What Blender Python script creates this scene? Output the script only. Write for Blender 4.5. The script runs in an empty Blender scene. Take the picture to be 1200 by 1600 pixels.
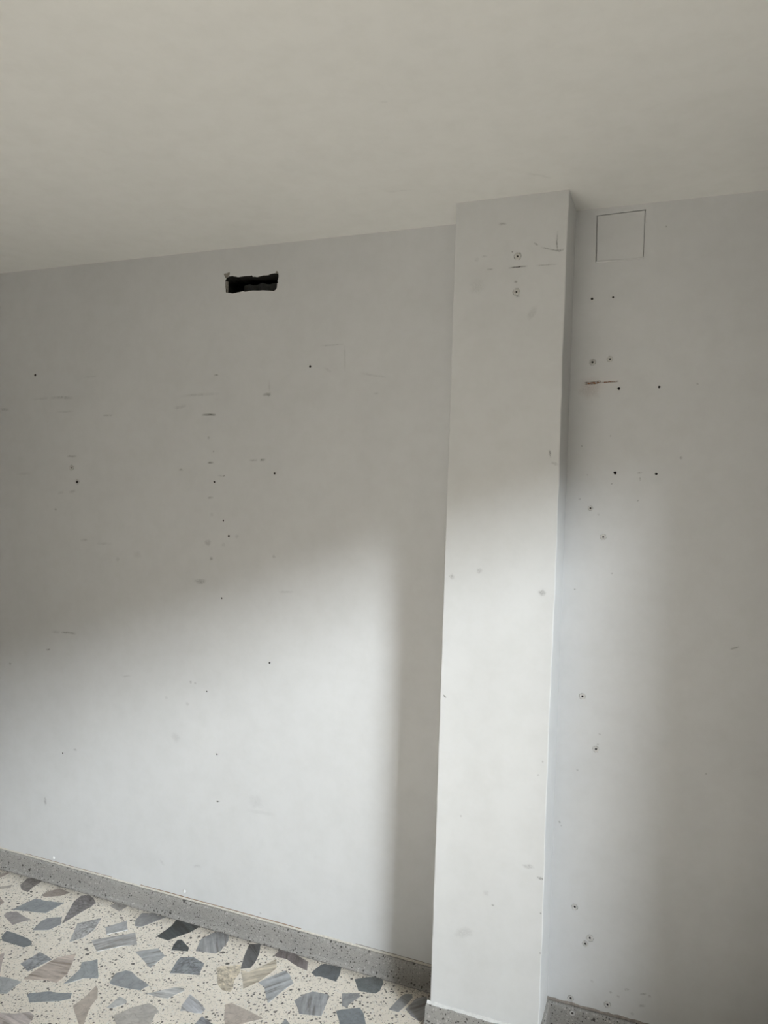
import bpy, bmesh, math, random
from mathutils import Matrix, Vector
from mathutils.geometry import tessellate_polygon

random.seed(11)
SC = bpy.context.scene
COL = SC.collection

# ------------------------------------------------------------------ camera
CAM_H, CAM_D = 1.6212, 2.2967
cam_data = bpy.data.cameras.new('camera')
cam_data.sensor_fit = 'VERTICAL'
cam_data.sensor_height = 36.0
cam_data.lens = 1147.43 / 1600.0 * 36.0
cam_data.clip_start = 0.02
cam = bpy.data.objects.new('camera', cam_data)
COL.objects.link(cam)
_r = (0.93102989, 0.36361411, 0.03111474)
_u = (-0.03741823, 0.01030268, 0.99924658)
_w = (-0.36301959, 0.93149269, -0.02319790)
cam.matrix_world = Matrix(((_r[0], _u[0], -_w[0], 0.0),
                           (_r[1], _u[1], -_w[1], -CAM_D),
                           (_r[2], _u[2], -_w[2], CAM_H),
                           (0, 0, 0, 1)))
SC.camera = cam

# ------------------------------------------------------------------ room sizes (metres)
H = 2.5                        # ceiling
X_LEFT, X_RIGHT = -4.6, 1.40   # end walls
Y_REAR = -4.6
PX0, PX1, PD = -0.6305, -0.2997, 0.1630   # pillar: left, right, depth
BB = 0.0712                    # skirting height
WIN_Y0, WIN_Y1 = -3.70, -1.27  # window opening in the right-hand wall
WIN_Z0, WIN_Z1 = 0.86, 2.385
WALL_T = 0.14

# ------------------------------------------------------------------ sky, sun, exposure
world = bpy.data.worlds.new('overcast_sky')
SC.world = world
world.use_nodes = True
nt = world.node_tree
nt.nodes.clear()
w_out = nt.nodes.new('ShaderNodeOutputWorld')
w_bg = nt.nodes.new('ShaderNodeBackground')
w_bg.inputs['Color'].default_value = (0.97, 0.985, 1.0, 1)      # even white overcast
w_bg.inputs['Strength'].default_value = 0.5
nt.links.new(w_bg.outputs[0], w_out.inputs['Surface'])

# the bright break in the cloud over the roofs opposite: it throws the soft-edged patch of light on the wall
GAP_AZ, GAP_EL, GAP_R = math.radians(35.0), math.radians(19.8), 30.0
gap_data = bpy.data.lights.new('bright_cloud_gap', 'AREA')
gap_data.shape = 'RECTANGLE'
gap_data.size = 2 * GAP_R * math.tan(math.radians(6.5))
gap_data.size_y = 2 * GAP_R * math.tan(math.radians(3.4))
gap_data.energy = 14000.0
gap_data.color = (0.905, 0.952, 1.0)
gap = bpy.data.objects.new('bright_cloud_gap', gap_data)
COL.objects.link(gap)
gap_dir = Vector((math.cos(GAP_EL) * math.cos(GAP_AZ), -math.cos(GAP_EL) * math.sin(GAP_AZ), math.sin(GAP_EL)))
gap.location = Vector((-0.6, 0.0, 1.2)) + gap_dir * GAP_R
gap.rotation_euler = (-gap_dir).to_track_quat('-Z', 'Y').to_euler()

# the sun itself, high over the street: it falls on the floor by the window, out of the picture, and the floor lights the ceiling
sun_data = bpy.data.lights.new('hazy_sun', 'SUN')
sun_data.energy = 21.0
sun_data.angle = math.radians(3.0)
sun_data.color = (0.99, 0.98, 0.965)
sun = bpy.data.objects.new('hazy_sun', sun_data)
COL.objects.link(sun)
SUN_AZ, SUN_EL = math.radians(3.0), math.radians(37.5)
sun_dir = Vector((math.cos(SUN_EL) * math.cos(SUN_AZ), -math.cos(SUN_EL) * math.sin(SUN_AZ), math.sin(SUN_EL)))
sun.location = sun_dir * 20
sun.rotation_euler = (-sun_dir).to_track_quat('-Z', 'Y').to_euler()

vs = SC.view_settings
vs.view_transform = 'Standard'
vs.look = 'None'
vs.gamma = 1.0
vs.exposure = 0.0
vs.use_curve_mapping = False
SC.cycles.use_denoising = True
SC.cycles.max_bounces = 6
SC.cycles.diffuse_bounces = 5
SC.cycles.use_adaptive_sampling = True
SC.cycles.adaptive_threshold = 0.03
CHIPS = [
    ([(-2.3912, -0.0818), (-2.4034, -0.0359), (-2.3904, -0.0243), (-2.3348, -0.0148), (-2.3321, -0.0508), (-2.3321, -0.0741), (-2.3195, -0.1088), (-2.358, -0.1052)], (112, 106, 100), 'm'),
    ([(-2.2559, -0.0999), (-2.2513, -0.0716), (-2.2274, -0.0377), (-2.1675, -0.0445), (-2.1859, -0.079), (-2.2362, -0.1094)], (142, 131, 121), 'p'),
    ([(-2.2756, -0.2236), (-2.269, -0.1821), (-2.2583, -0.1342), (-2.2363, -0.1277), (-2.2124, -0.1277), (-2.1336, -0.1076), (-2.144, -0.1891), (-2.2135, -0.207)], (124, 129, 130), 'p'),
    ([(-2.0365, -0.2187), (-2.1072, -0.0869), (-2.1129, -0.042), (-2.0858, -0.0259), (-2.0581, -0.0354), (-2.0223, -0.059), (-2.0292, -0.139)], (112, 107, 104), 'm'),
    ([(-2.2733, -0.2634), (-2.2792, -0.2457), (-2.2497, -0.2255), (-2.203, -0.2382), (-2.1574, -0.2441), (-2.1832, -0.2753), (-2.1926, -0.2957)], (158, 150, 144), 'p'),
    ([(-2.1034, -0.2903), (-2.1179, -0.236), (-2.1126, -0.2105), (-2.0689, -0.1841), (-2.0374, -0.2223), (-2.0504, -0.2664)], (126, 127, 128), 'p'),
    ([(-2.3831, -0.2055), (-2.3889, -0.1791), (-2.3445, -0.1987), (-2.3402, -0.2216)], (165, 150, 138), 'p'),
    ([(-2.5535, -0.0766), (-2.5352, -0.0517), (-2.5067, -0.0261), (-2.5055, -0.0503), (-2.5076, -0.0757)], (150, 138, 128), 'p'),
    ([(-2.4652, -0.139), (-2.4512, -0.1249), (-2.4184, -0.0959), (-2.409, -0.1132), (-2.4367, -0.1375)], (178, 168, 156), 'p'),
    ([(-2.1726, -0.3617), (-2.1831, -0.3307), (-2.1484, -0.3293), (-2.0767, -0.3337), (-2.0533, -0.3412), (-2.0362, -0.3571), (-2.049, -0.3774), (-2.1469, -0.3803)], (102, 107, 109), 'p'),
    ([(-1.987, -0.4477), (-1.9774, -0.3741), (-1.9091, -0.3872), (-1.9323, -0.4674)], (146, 147, 148), 'm'),
    ([(-1.912, -0.5032), (-1.9176, -0.4697), (-1.9009, -0.3708), (-1.8587, -0.3294), (-1.8253, -0.3889), (-1.804, -0.4269), (-1.8008, -0.4738), (-1.8432, -0.4751)], (190, 176, 163), 's'),
    ([(-1.78, -0.467), (-1.7863, -0.3875), (-1.8073, -0.3592), (-1.7704, -0.3251), (-1.7075, -0.3891), (-1.6989, -0.4007), (-1.7403, -0.4191), (-1.7633, -0.4521)], (150, 156, 157), 'p'),
    ([(-1.9768, -0.5595), (-1.9931, -0.524), (-1.9747, -0.5184), (-1.9103, -0.514), (-1.907, -0.5746), (-1.9255, -0.5829)], (168, 170, 168), 'p'),
    ([(-1.8433, -0.5536), (-1.8449, -0.5447), (-1.7951, -0.514), (-1.7462, -0.501), (-1.7228, -0.4896), (-1.7067, -0.5119), (-1.729, -0.5335), (-1.81, -0.5772), (-1.829, -0.5614)], (141, 148, 150), 'p'),
    ([(-1.6764, -0.5332), (-1.6709, -0.4961), (-1.678, -0.4317), (-1.6629, -0.4397), (-1.6328, -0.4745), (-1.6217, -0.5205), (-1.5873, -0.58), (-1.5914, -0.5945), (-1.6323, -0.5653)], (188, 175, 161), 'p'),
    ([(-1.8506, -0.6615), (-1.8538, -0.6454), (-1.8121, -0.6314), (-1.775, -0.6061), (-1.7493, -0.6125), (-1.7406, -0.6347), (-1.7192, -0.6716), (-1.7936, -0.7043)], (194, 183, 175), 's'),
    ([(-2.0635, -0.4738), (-2.0907, -0.439), (-2.0849, -0.4251), (-2.0413, -0.4747), (-2.0068, -0.5121)], (192, 178, 168), 'p'),
    ([(-1.9303, -0.2905), (-1.9873, -0.1918), (-1.9325, -0.1274), (-1.9013, -0.204), (-1.9049, -0.255)], (166, 163, 159), 'm'),
    ([(-1.878, -0.1681), (-1.8353, -0.1033), (-1.7923, -0.1485), (-1.8427, -0.2025)], (177, 177, 175), 'p'),
    ([(-1.867, -0.25), (-1.8167, -0.2031), (-1.7563, -0.1511), (-1.7022, -0.2057), (-1.7445, -0.233), (-1.8016, -0.2934)], (178, 175, 171), 's'),
    ([(-1.9643, -0.0525), (-1.9512, -0.0106), (-1.8965, -0.0216), (-1.9025, -0.0663)], (166, 160, 152), 'p'),
    ([(-1.7854, -0.119), (-1.8097, -0.0875), (-1.8182, -0.0408), (-1.7671, -0.0176), (-1.752, -0.0312), (-1.7107, -0.0124), (-1.7404, -0.0726), (-1.7552, -0.1066), (-1.7684, -0.1164)], (150, 148, 146), 'p'),
    ([(-1.6735, -0.1377), (-1.6647, -0.0612), (-1.6732, -0.0223), (-1.6511, -0.0123), (-1.5672, -0.0216), (-1.5779, -0.0666), (-1.6198, -0.141)], (62, 70, 70), 's'),
    ([(-1.5739, -0.1824), (-1.5864, -0.1529), (-1.5914, -0.1251), (-1.5795, -0.1168), (-1.5429, -0.1363), (-1.5273, -0.144), (-1.5175, -0.1629)], (62, 68, 68), 'm'),
    ([(-1.4939, -0.1505), (-1.5181, -0.0861), (-1.4998, -0.0332), (-1.4671, -0.012), (-1.4413, -0.024), (-1.4242, -0.0521), (-1.4156, -0.1154), (-1.4227, -0.1343)], (150, 150, 149), 's'),
    ([(-1.682, -0.2395), (-1.6488, -0.2114), (-1.6205, -0.1917), (-1.5732, -0.2164), (-1.5774, -0.2897)], (165, 167, 166), 's'),
    ([(-1.6504, -0.403), (-1.655, -0.3848), (-1.6636, -0.3576), (-1.6433, -0.3317), (-1.6218, -0.3295), (-1.5806, -0.3465), (-1.5231, -0.3614), (-1.535, -0.3923), (-1.5893, -0.4032), (-1.6358, -0.4065)], (145, 149, 150), 'p'),
    ([(-1.5022, -0.2857), (-1.5209, -0.2185), (-1.5216, -0.2021), (-1.4823, -0.1817), (-1.4265, -0.1956), (-1.4077, -0.254), (-1.4726, -0.2725)], (112, 116, 119), 'm'),
    ([(-1.5064, -0.3956), (-1.4836, -0.3783), (-1.4743, -0.3668), (-1.44, -0.3354), (-1.4131, -0.3274), (-1.4021, -0.3373), (-1.4157, -0.3578), (-1.4285, -0.3883), (-1.4654, -0.3966)], (188, 186, 181), 's'),
    ([(-1.3591, -0.419), (-1.3704, -0.3944), (-1.3778, -0.3434), (-1.3327, -0.3591), (-1.293, -0.3807), (-1.2926, -0.4008), (-1.3148, -0.4084), (-1.3472, -0.4115)], (186, 187, 190), 's'),
    ([(-1.5317, -0.5174), (-1.5195, -0.4965), (-1.5074, -0.4687), (-1.4686, -0.4285), (-1.4392, -0.4339), (-1.4154, -0.4483), (-1.4205, -0.4617), (-1.4101, -0.4835), (-1.3974, -0.5206), (-1.4833, -0.5542)], (188, 181, 171), 'p'),
    ([(-1.5755, -0.4988), (-1.574, -0.4424), (-1.5465, -0.4443), (-1.5351, -0.4533), (-1.5384, -0.4664), (-1.5584, -0.4935)], (192, 189, 182), 'p'),
    ([(-1.2848, -0.4499), (-1.2841, -0.4104), (-1.2351, -0.425), (-1.2154, -0.4489), (-1.2686, -0.4723)], (142, 145, 151), 's'),
    ([(-1.2993, -0.1698), (-1.3231, -0.1116), (-1.3448, -0.04), (-1.3176, -0.0278), (-1.3305, -0.0095), (-1.314, -0.0081), (-1.2865, -0.0667), (-1.2718, -0.1221), (-1.2718, -0.1521)], (86, 85, 85), 's'),
    ([(-1.2325, -0.0597), (-1.2281, -0.0113), (-1.2018, -0.0113), (-1.1077, -0.0432), (-1.0889, -0.0866), (-1.1281, -0.0798), (-1.1825, -0.0599), (-1.217, -0.0641)], (112, 104, 101), 's'),
    ([(-1.3741, -0.2), (-1.369, -0.1829), (-1.3414, -0.1743), (-1.3114, -0.1497), (-1.2897, -0.1879), (-1.2858, -0.2289), (-1.2688, -0.2628), (-1.2661, -0.2818), (-1.2957, -0.2848), (-1.3248, -0.2671)], (204, 191, 169), 'm'),
    ([(-1.2939, -0.1754), (-1.2659, -0.1735), (-1.2395, -0.1269), (-1.2149, -0.0744), (-1.1909, -0.1133), (-1.1908, -0.1294), (-1.2034, -0.1874), (-1.2256, -0.2328), (-1.2363, -0.2524), (-1.26, -0.2177)], (204, 192, 172), 's'),
    ([(-1.2088, -0.2052), (-1.1946, -0.1783), (-1.1579, -0.1174), (-1.1354, -0.1259), (-1.1001, -0.1619), (-1.1145, -0.2082), (-1.1286, -0.2791), (-1.1505, -0.2533), (-1.1789, -0.217)], (166, 169, 170), 's'),
    ([(-1.0714, -0.0895), (-1.0596, -0.0383), (-1.0518, -0.0292), (-0.9905, -0.0239), (-0.9792, -0.0614), (-0.9761, -0.0974), (-1.0361, -0.0958), (-1.0495, -0.1024)], (88, 94, 97), 'p'),
    ([(-1.0593, -0.2342), (-1.0456, -0.1973), (-1.0244, -0.1722), (-0.9711, -0.1643), (-0.9643, -0.1712), (-0.9622, -0.1899), (-0.949, -0.2628), (-1.0176, -0.2808), (-1.0315, -0.2615)], (150, 151, 152), 's'),
    ([(-1.2186, -0.3891), (-1.2484, -0.3391), (-1.2344, -0.3236), (-1.1784, -0.3311), (-1.1069, -0.3442), (-1.1469, -0.3815), (-1.1652, -0.4045), (-1.196, -0.4181)], (183, 171, 158), 'p'),
    ([(-1.0461, -0.3479), (-1.0442, -0.3166), (-1.0209, -0.3324), (-1.0102, -0.3491), (-1.0385, -0.3615)], (150, 153, 153), 'p'),
    ([(-0.9244, -0.061), (-0.8845, -0.0314), (-0.8451, -0.0138), (-0.8284, -0.0418), (-0.8262, -0.0809), (-0.8341, -0.0985), (-0.8899, -0.1092)], (98, 105, 105), 'p'),
    ([(-0.9339, -0.1428), (-0.8839, -0.1189), (-0.8735, -0.1299), (-0.892, -0.1814), (-0.8932, -0.1952), (-0.9101, -0.1947)], (152, 152, 150), 'p'),
    ([(-0.9169, -0.224), (-0.9046, -0.2108), (-0.8541, -0.1795), (-0.8337, -0.1976), (-0.8097, -0.2376), (-0.7929, -0.2692), (-0.8665, -0.3015), (-0.8901, -0.2581)], (108, 116, 120), 'p'),
    ([(-0.7678, -0.1503), (-0.7535, -0.0767), (-0.7442, -0.0614), (-0.7251, -0.053), (-0.717, -0.066), (-0.7213, -0.0952), (-0.736, -0.1493)], (135, 134, 132), 'p'),
    ([(-0.7208, -0.1269), (-0.7058, -0.0666), (-0.6773, -0.0429), (-0.6468, -0.1151), (-0.6595, -0.1615), (-0.6913, -0.1502)], (140, 138, 136), 's'),
]
HOLES = [  # surface, x, z, bore radius, collar radius
    ('w', -0.2439, 2.2313, 0.0044, 0.0000),
    ('w', -0.1830, 2.2320, 0.0036, 0.0000),
    ('w', -0.2351, 2.0408, 0.0034, 0.0087),
    ('w', -0.1854, 2.0485, 0.0034, 0.0079),
    ('w', -0.1565, 1.9600, 0.0048, 0.0000),
    ('w', -0.0440, 1.9620, 0.0045, 0.0000),
    ('w', -0.1582, 1.7084, 0.0051, 0.0000),
    ('w', -0.0424, 1.7077, 0.0045, 0.0000),
    ('w', -0.2256, 1.6007, 0.0029, 0.0065),
    ('w', -0.1852, 1.5154, 0.0034, 0.0083),
    ('w', -0.2283, 1.0273, 0.0035, 0.0089),
    ('w', -0.1831, 0.8722, 0.0036, 0.0088),
    ('w', -0.2276, 0.3777, 0.0037, 0.0086),
    ('w', -0.1798, 0.2932, 0.0037, 0.0101),
    ('w', -0.1923, 0.2723, 0.0037, 0.0082),
    ('w', -0.2297, 0.0930, 0.0036, 0.0087),
    ('w', -0.1215, 0.1039, 0.0035, 0.0089),
    ('p', -0.4400, 2.3252, 0.0030, 0.0097),
    ('p', -0.4401, 2.2228, 0.0030, 0.0097),
    ('w', -2.4523, 2.0692, 0.0064, 0.0000),
    ('w', -1.1885, 2.0611, 0.0050, 0.0000),
    ('w', -2.2488, 1.6911, 0.0038, 0.0100),
    ('w', -2.2192, 1.6351, 0.0064, 0.0000),
    ('w', -1.5699, 1.6498, 0.0044, 0.0000),
    ('w', -1.3180, 1.6862, 0.0049, 0.0000),
    ('w', -1.5267, 1.5086, 0.0038, 0.0000),
    ('w', -1.5017, 1.4534, 0.0048, 0.0000),
    ('w', -1.3175, 1.0076, 0.0044, 0.0000),
    ('w', -1.5799, 0.8704, 0.0031, 0.0000),
    ('w', -1.5281, 0.6434, 0.0034, 0.0000),
    ('w', -2.2640, 0.5307, 0.0039, 0.0000),
    ('w', -1.5249, 1.2234, 0.0031, 0.0000),
]
CAVITY = [(-1.5432, 2.3898), (-1.5371, 2.3957), (-1.5272, 2.4002), (-1.516, 2.4008), (-1.5034, 2.3973), (-1.4934, 2.3944), (-1.481, 2.3945), (-1.4614, 2.3957), (-1.4393, 2.3948), (-1.432, 2.3948), (-1.4294, 2.3904), (-1.4099, 2.3879), (-1.3859, 2.3918), (-1.3643, 2.3916), (-1.3548, 2.395), (-1.3358, 2.3955), (-1.3251, 2.3936), (-1.3237, 2.3873), (-1.3267, 2.371), (-1.3253, 2.3616), (-1.3287, 2.3588), (-1.3295, 2.3444), (-1.3351, 2.3365), (-1.341, 2.3328), (-1.3625, 2.3364), (-1.3866, 2.3391), (-1.4133, 2.34), (-1.4425, 2.3411), (-1.4621, 2.3393), (-1.4695, 2.3419), (-1.4917, 2.3393), (-1.5065, 2.3372), (-1.514, 2.3366), (-1.5341, 2.3397), (-1.5417, 2.3428), (-1.5436, 2.3621), (-1.5442, 2.3813)]
SPALL = [(-1.5526, 2.4107), (-1.5388, 2.4118), (-1.5276, 2.4151), (-1.5262, 2.4076), (-1.5309, 2.3994), (-1.5407, 2.3917), (-1.5472, 2.3986)]
SPALL2 = [(-1.3371, 2.3997), (-1.3313, 2.4034), (-1.3265, 2.3999), (-1.3239, 2.3935), (-1.3334, 2.3943)]
PLATE = [(-0.2362, 2.4782), (-0.1021, 2.4805), (-0.1022, 2.3397), (-0.235, 2.3436)]
MARKS = [  # surface, points, width or radius, strength, tint
    ('w', [(-2.3707, 1.9732), (-2.3065, 1.9746), (-2.2465, 1.9709)], 0.0090, 0.25, 'k'),
    ('w', [(-2.467, 1.9698), (-2.3707, 1.9732)], 0.0092, 0.12, 'k'),
    ('w', [(-2.3352, 1.9156), (-2.2418, 1.917)], 0.0060, 0.18, 'k'),
    ('w', [(-2.0986, 1.9002), (-2.0479, 1.8996)], 0.0057, 0.25, 'k'),
    ('w', [(-2.1995, 2.0514), (-2.1285, 2.0544)], 0.0058, 0.14, 'k'),
    ('w', [(-2.644, 1.9327), (-2.5897, 1.9266)], 0.0095, 0.20, 'k'),
    ('w', [(-2.2767, 1.7371), (-2.2236, 1.7376)], 0.0059, 0.40, 'k'),
    ('w', [(-2.3195, 1.5861), (-2.2861, 1.5922)], 0.0090, 0.20, 'k'),
    ('w', [(-2.2627, 1.5929), (-2.2231, 1.5991)], 0.0089, 0.25, 'k'),
    ('w', [(-2.547, 1.6598), (-2.4659, 1.6639)], 0.0093, 0.10, 'k'),
    ('w', [(-2.198, 1.4023), (-2.1588, 1.4043)], 0.0088, 0.22, 'k'),
    ('w', [(-2.1164, 1.3938), (-2.0368, 1.3955)], 0.0086, 0.12, 'k'),
    ('w', [(-2.2874, 1.0226), (-2.2439, 1.0256), (-2.204, 1.0243)], 0.0066, 0.45, 'k'),
    ('w', [(-2.3382, 1.0203), (-2.2874, 1.0226)], 0.0091, 0.15, 'k'),
    ('w', [(-2.3636, 0.944), (-2.3397, 0.9465)], 0.0061, 0.60, 'k'),
    ('w', [(-1.7357, 1.9661), (-1.6641, 1.9718), (-1.552, 1.9742)], 0.0080, 0.16, 'k'),
    ('w', [(-1.7577, 1.9231), (-1.7, 1.9319)], 0.0093, 0.18, 'k'),
    ('w', [(-1.5846, 2.043), (-1.5624, 2.0424)], 0.0051, 0.35, 'k'),
    ('w', [(-1.6334, 1.8966), (-1.5969, 1.8978), (-1.569, 1.8963)], 0.0062, 0.65, 'k'),
    ('w', [(-1.6028, 1.7201), (-1.5748, 1.7205)], 0.0057, 0.55, 'k'),
    ('w', [(-1.7276, 1.692), (-1.7102, 1.6923)], 0.0066, 0.30, 'k'),
    ('w', [(-1.5567, 1.6736), (-1.5262, 1.6719)], 0.0051, 0.22, 'k'),
    ('w', [(-1.5988, 1.5899), (-1.5709, 1.5919)], 0.0062, 0.40, 'k'),
    ('w', [(-1.4249, 1.7317), (-1.3876, 1.7321)], 0.0055, 0.28, 'k'),
    ('w', [(-1.3797, 1.7333), (-1.356, 1.7336)], 0.0064, 0.55, 'k'),
    ('w', [(-1.3765, 1.9659), (-1.3399, 1.9697)], 0.0086, 0.35, 'k'),
    ('w', [(-1.3494, 2.0223), (-1.3478, 1.9722)], 0.0061, 0.12, 'k'),
    ('w', [(-1.6404, 1.2777), (-1.5978, 1.2784)], 0.0144, 0.28, 'k'),
    ('w', [(-1.2891, 1.2641), (-1.2249, 1.269)], 0.0061, 0.14, 'k'),
    ('w', [(-1.1523, 2.1306), (-1.0599, 2.1319)], 0.0047, 0.20, 'k'),
    ('w', [(-1.0575, 2.1318), (-1.0543, 2.0358)], 0.0046, 0.14, 'k'),
    ('w', [(-1.1377, 2.0582), (-1.1027, 2.0351)], 0.0070, 0.10, 'k'),
    ('w', [(-0.997, 2.0318), (-0.8986, 2.0138)], 0.0057, 0.15, 'k'),
    ('w', [(-0.9454, 1.9614), (-0.9268, 1.961)], 0.0056, 0.14, 'k'),
    ('w', [(-2.2077, 0.5553), (-2.1911, 0.5552)], 0.0074, 0.25, 'k'),
    ('w', [(-2.3507, 0.3311), (-2.3499, 0.3046)], 0.0098, 0.32, 'k'),
    ('w', [(-1.7719, 0.1977), (-1.7504, 0.1775)], 0.0083, 0.12, 'k'),
    ('w', [(-1.6196, 0.2056), (-1.5855, 0.2129)], 0.0080, 0.14, 'k'),
    ('w', [(-1.3961, 0.4588), (-1.2768, 0.4648)], 0.0101, 0.10, 'k'),
    ('w', [(-1.9751, 0.8795), (-1.9256, 0.8879)], 0.0056, 0.15, 'k'),
    ('w', [(-2.5586, 0.8639)], 0.0079, 0.30, 'k'),
    ('w', [(-2.3279, 1.5208)], 0.0075, 0.35, 'k'),
    ('w', [(-1.9116, 1.3625)], 0.0249, 0.08, 'k'),
    ('w', [(-1.5999, 1.8124)], 0.0078, 0.25, 'k'),
    ('w', [(-1.5761, 1.7629)], 0.0051, 0.35, 'k'),
    ('w', [(-1.591, 1.424)], 0.0181, 0.25, 'k'),
    ('w', [(-1.5752, 1.3655)], 0.0090, 0.28, 'k'),
    ('w', [(-1.4675, 1.4539)], 0.0101, 0.15, 'k'),
    ('w', [(-1.524, 1.4205)], 0.0102, 0.14, 'k'),
    ('w', [(-1.3112, 1.3884)], 0.0086, 0.25, 'k'),
    ('w', [(-1.6518, 0.8963)], 0.0079, 0.30, 'k'),
    ('w', [(-1.6317, 0.8952)], 0.0066, 0.22, 'k'),
    ('w', [(-1.7605, 0.8242)], 0.0081, 0.15, 'k'),
    ('w', [(-1.6637, 0.8125)], 0.0106, 0.13, 'k'),
    ('w', [(-1.52, 0.4691)], 0.0057, 0.60, 'k'),
    ('w', [(-1.5117, 0.4707)], 0.0042, 0.35, 'k'),
    ('w', [(-1.7121, 0.6791)], 0.0242, 0.10, 'k'),
    ('w', [(-1.3571, 0.4988)], 0.0352, 0.07, 'k'),
    ('w', [(-1.3259, 0.0954)], 0.0050, 0.35, 'k'),
    ('w', [(-1.529, 1.673)], 0.0051, 0.40, 'k'),
    ('w', [(-2.0069, 1.3368)], 0.0113, 0.13, 'k'),
    ('w', [(-1.5773, 1.529)], 0.0103, 0.12, 'k'),
    ('w', [(-2.2175, 1.6352)], 0.0146, 0.35, 'k'),
    ('w', [(-1.3502, 1.9654)], 0.0098, 0.25, 'k'),
    ('p', [(-0.4669, 2.2939), (-0.437, 2.2942), (-0.4092, 2.2941)], 0.0032, 0.80, 'k'),
    ('p', [(-0.389, 2.2942), (-0.3544, 2.2931), (-0.3237, 2.2924)], 0.0029, 0.30, 'k'),
    ('p', [(-0.5316, 2.2949), (-0.5105, 2.2932)], 0.0046, 0.30, 'k'),
    ('p', [(-0.4511, 2.3234), (-0.431, 2.3345)], 0.0037, 0.60, 'k'),
    ('p', [(-0.4491, 2.3196), (-0.4323, 2.3181)], 0.0030, 0.50, 'k'),
    ('p', [(-0.3931, 2.3586), (-0.3837, 2.3522)], 0.0037, 0.40, 'k'),
    ('p', [(-0.3744, 2.3459), (-0.3469, 2.336), (-0.3143, 2.3276)], 0.0033, 0.50, 'k'),
    ('p', [(-0.3272, 2.3884), (-0.3296, 2.3562), (-0.3268, 2.3288)], 0.0036, 0.45, 'k'),
    ('p', [(-0.3359, 2.3323), (-0.3073, 2.3315)], 0.0051, 0.40, 'k'),
    ('p', [(-0.5484, 2.3339), (-0.5291, 2.334)], 0.0048, 0.20, 'k'),
    ('p', [(-0.498, 2.4243), (-0.4771, 2.423)], 0.0066, 0.28, 'k'),
    ('p', [(-0.4038, 2.1412), (-0.3809, 2.171)], 0.0166, 0.12, 'k'),
    ('p', [(-0.3281, 1.763), (-0.3257, 1.7466)], 0.0051, 0.45, 'k'),
    ('p', [(-0.3233, 1.7283), (-0.3032, 1.7231)], 0.0064, 0.18, 'k'),
    ('p', [(-0.6194, 1.0207), (-0.6111, 1.0139)], 0.0036, 0.70, 'k'),
    ('p', [(-0.3603, 0.5521), (-0.3343, 0.5548)], 0.0094, 0.22, 'k'),
    ('p', [(-0.3186, 0.5272), (-0.3038, 0.5249)], 0.0056, 0.35, 'k'),
    ('p', [(-0.5505, 0.3038), (-0.5056, 0.3228)], 0.0219, 0.12, 'k'),
    ('p', [(-0.4415, 2.2099), (-0.4303, 2.2092)], 0.0037, 0.40, 'k'),
    ('p', [(-0.4554, 2.3395)], 0.0037, 0.50, 'k'),
    ('p', [(-0.4429, 2.2516)], 0.0056, 0.35, 'k'),
    ('p', [(-0.5569, 2.2462)], 0.0288, 0.08, 'k'),
    ('p', [(-0.6057, 1.3816)], 0.0108, 0.22, 'k'),
    ('p', [(-0.5218, 1.4046)], 0.0106, 0.20, 'k'),
    ('p', [(-0.3353, 1.3542)], 0.0129, 0.30, 'k'),
    ('p', [(-0.4465, 0.4163)], 0.0050, 0.45, 'k'),
    ('p', [(-0.316, 0.8663)], 0.0037, 0.40, 'k'),
    ('p', [(-0.3066, 0.5261)], 0.0041, 0.50, 'k'),
    ('p', [(-0.3057, 0.425)], 0.0041, 0.40, 'k'),
    ('p', [(-0.3034, 0.309)], 0.0037, 0.50, 'k'),
    ('p', [(-0.5616, 2.3256)], 0.0096, 0.12, 'k'),
    ('p', [(-0.467, 0.4482)], 0.0117, 0.10, 'k'),
    ('p', [(-0.553, 0.6627)], 0.0039, 0.35, 'k'),
    ('p', [(-0.3274, 0.8253)], 0.0046, 0.35, 'k'),
    ('w', [(-0.2572, 1.9779), (-0.2328, 1.9786), (-0.2069, 1.9808)], 0.0065, 0.95, 'r'),
    ('w', [(-0.2087, 1.9793), (-0.1792, 1.98), (-0.1573, 1.981)], 0.0042, 0.70, 'r'),
    ('w', [(-0.2398, 1.9639)], 0.0418, 0.10, 'r'),
    ('w', [(-0.0967, 1.7095), (-0.0806, 1.7098)], 0.0041, 0.35, 'k'),
    ('w', [(-0.0873, 1.6983), (-0.0868, 1.6851)], 0.0037, 0.28, 'k'),
    ('w', [(0.1714, 1.2145), (0.1973, 1.2227)], 0.0042, 0.35, 'k'),
    ('w', [(-0.0739, 0.1633), (-0.0613, 0.1668)], 0.0057, 0.30, 'k'),
    ('w', [(-0.0304, 0.1619), (-0.0144, 0.1664)], 0.0056, 0.30, 'k'),
    ('w', [(-0.0344, 0.1249), (-0.0131, 0.132)], 0.0057, 0.30, 'k'),
    ('w', [(-0.3081, 2.5486), (-0.3053, 2.5233)], 0.0048, 0.30, 'k'),
    ('w', [(-0.2929, 2.5468), (-0.2885, 2.529)], 0.0058, 0.35, 'k'),
    ('w', [(-0.0422, 2.4268)], 0.0042, 0.35, 'k'),
    ('w', [(0.0592, 1.9678)], 0.0044, 0.20, 'k'),
    ('w', [(-0.1751, 1.8191)], 0.0034, 0.40, 'k'),
    ('w', [(-0.2578, 1.7881)], 0.0034, 0.35, 'k'),
    ('w', [(-0.2377, 1.7011)], 0.0038, 0.25, 'k'),
    ('w', [(-0.1662, 1.6757)], 0.0038, 0.35, 'k'),
    ('w', [(0.0228, 1.7552)], 0.0057, 0.28, 'k'),
    ('w', [(-0.2586, 1.6268)], 0.0046, 0.25, 'k'),
    ('w', [(-0.0901, 1.6282)], 0.0041, 0.25, 'k'),
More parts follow.
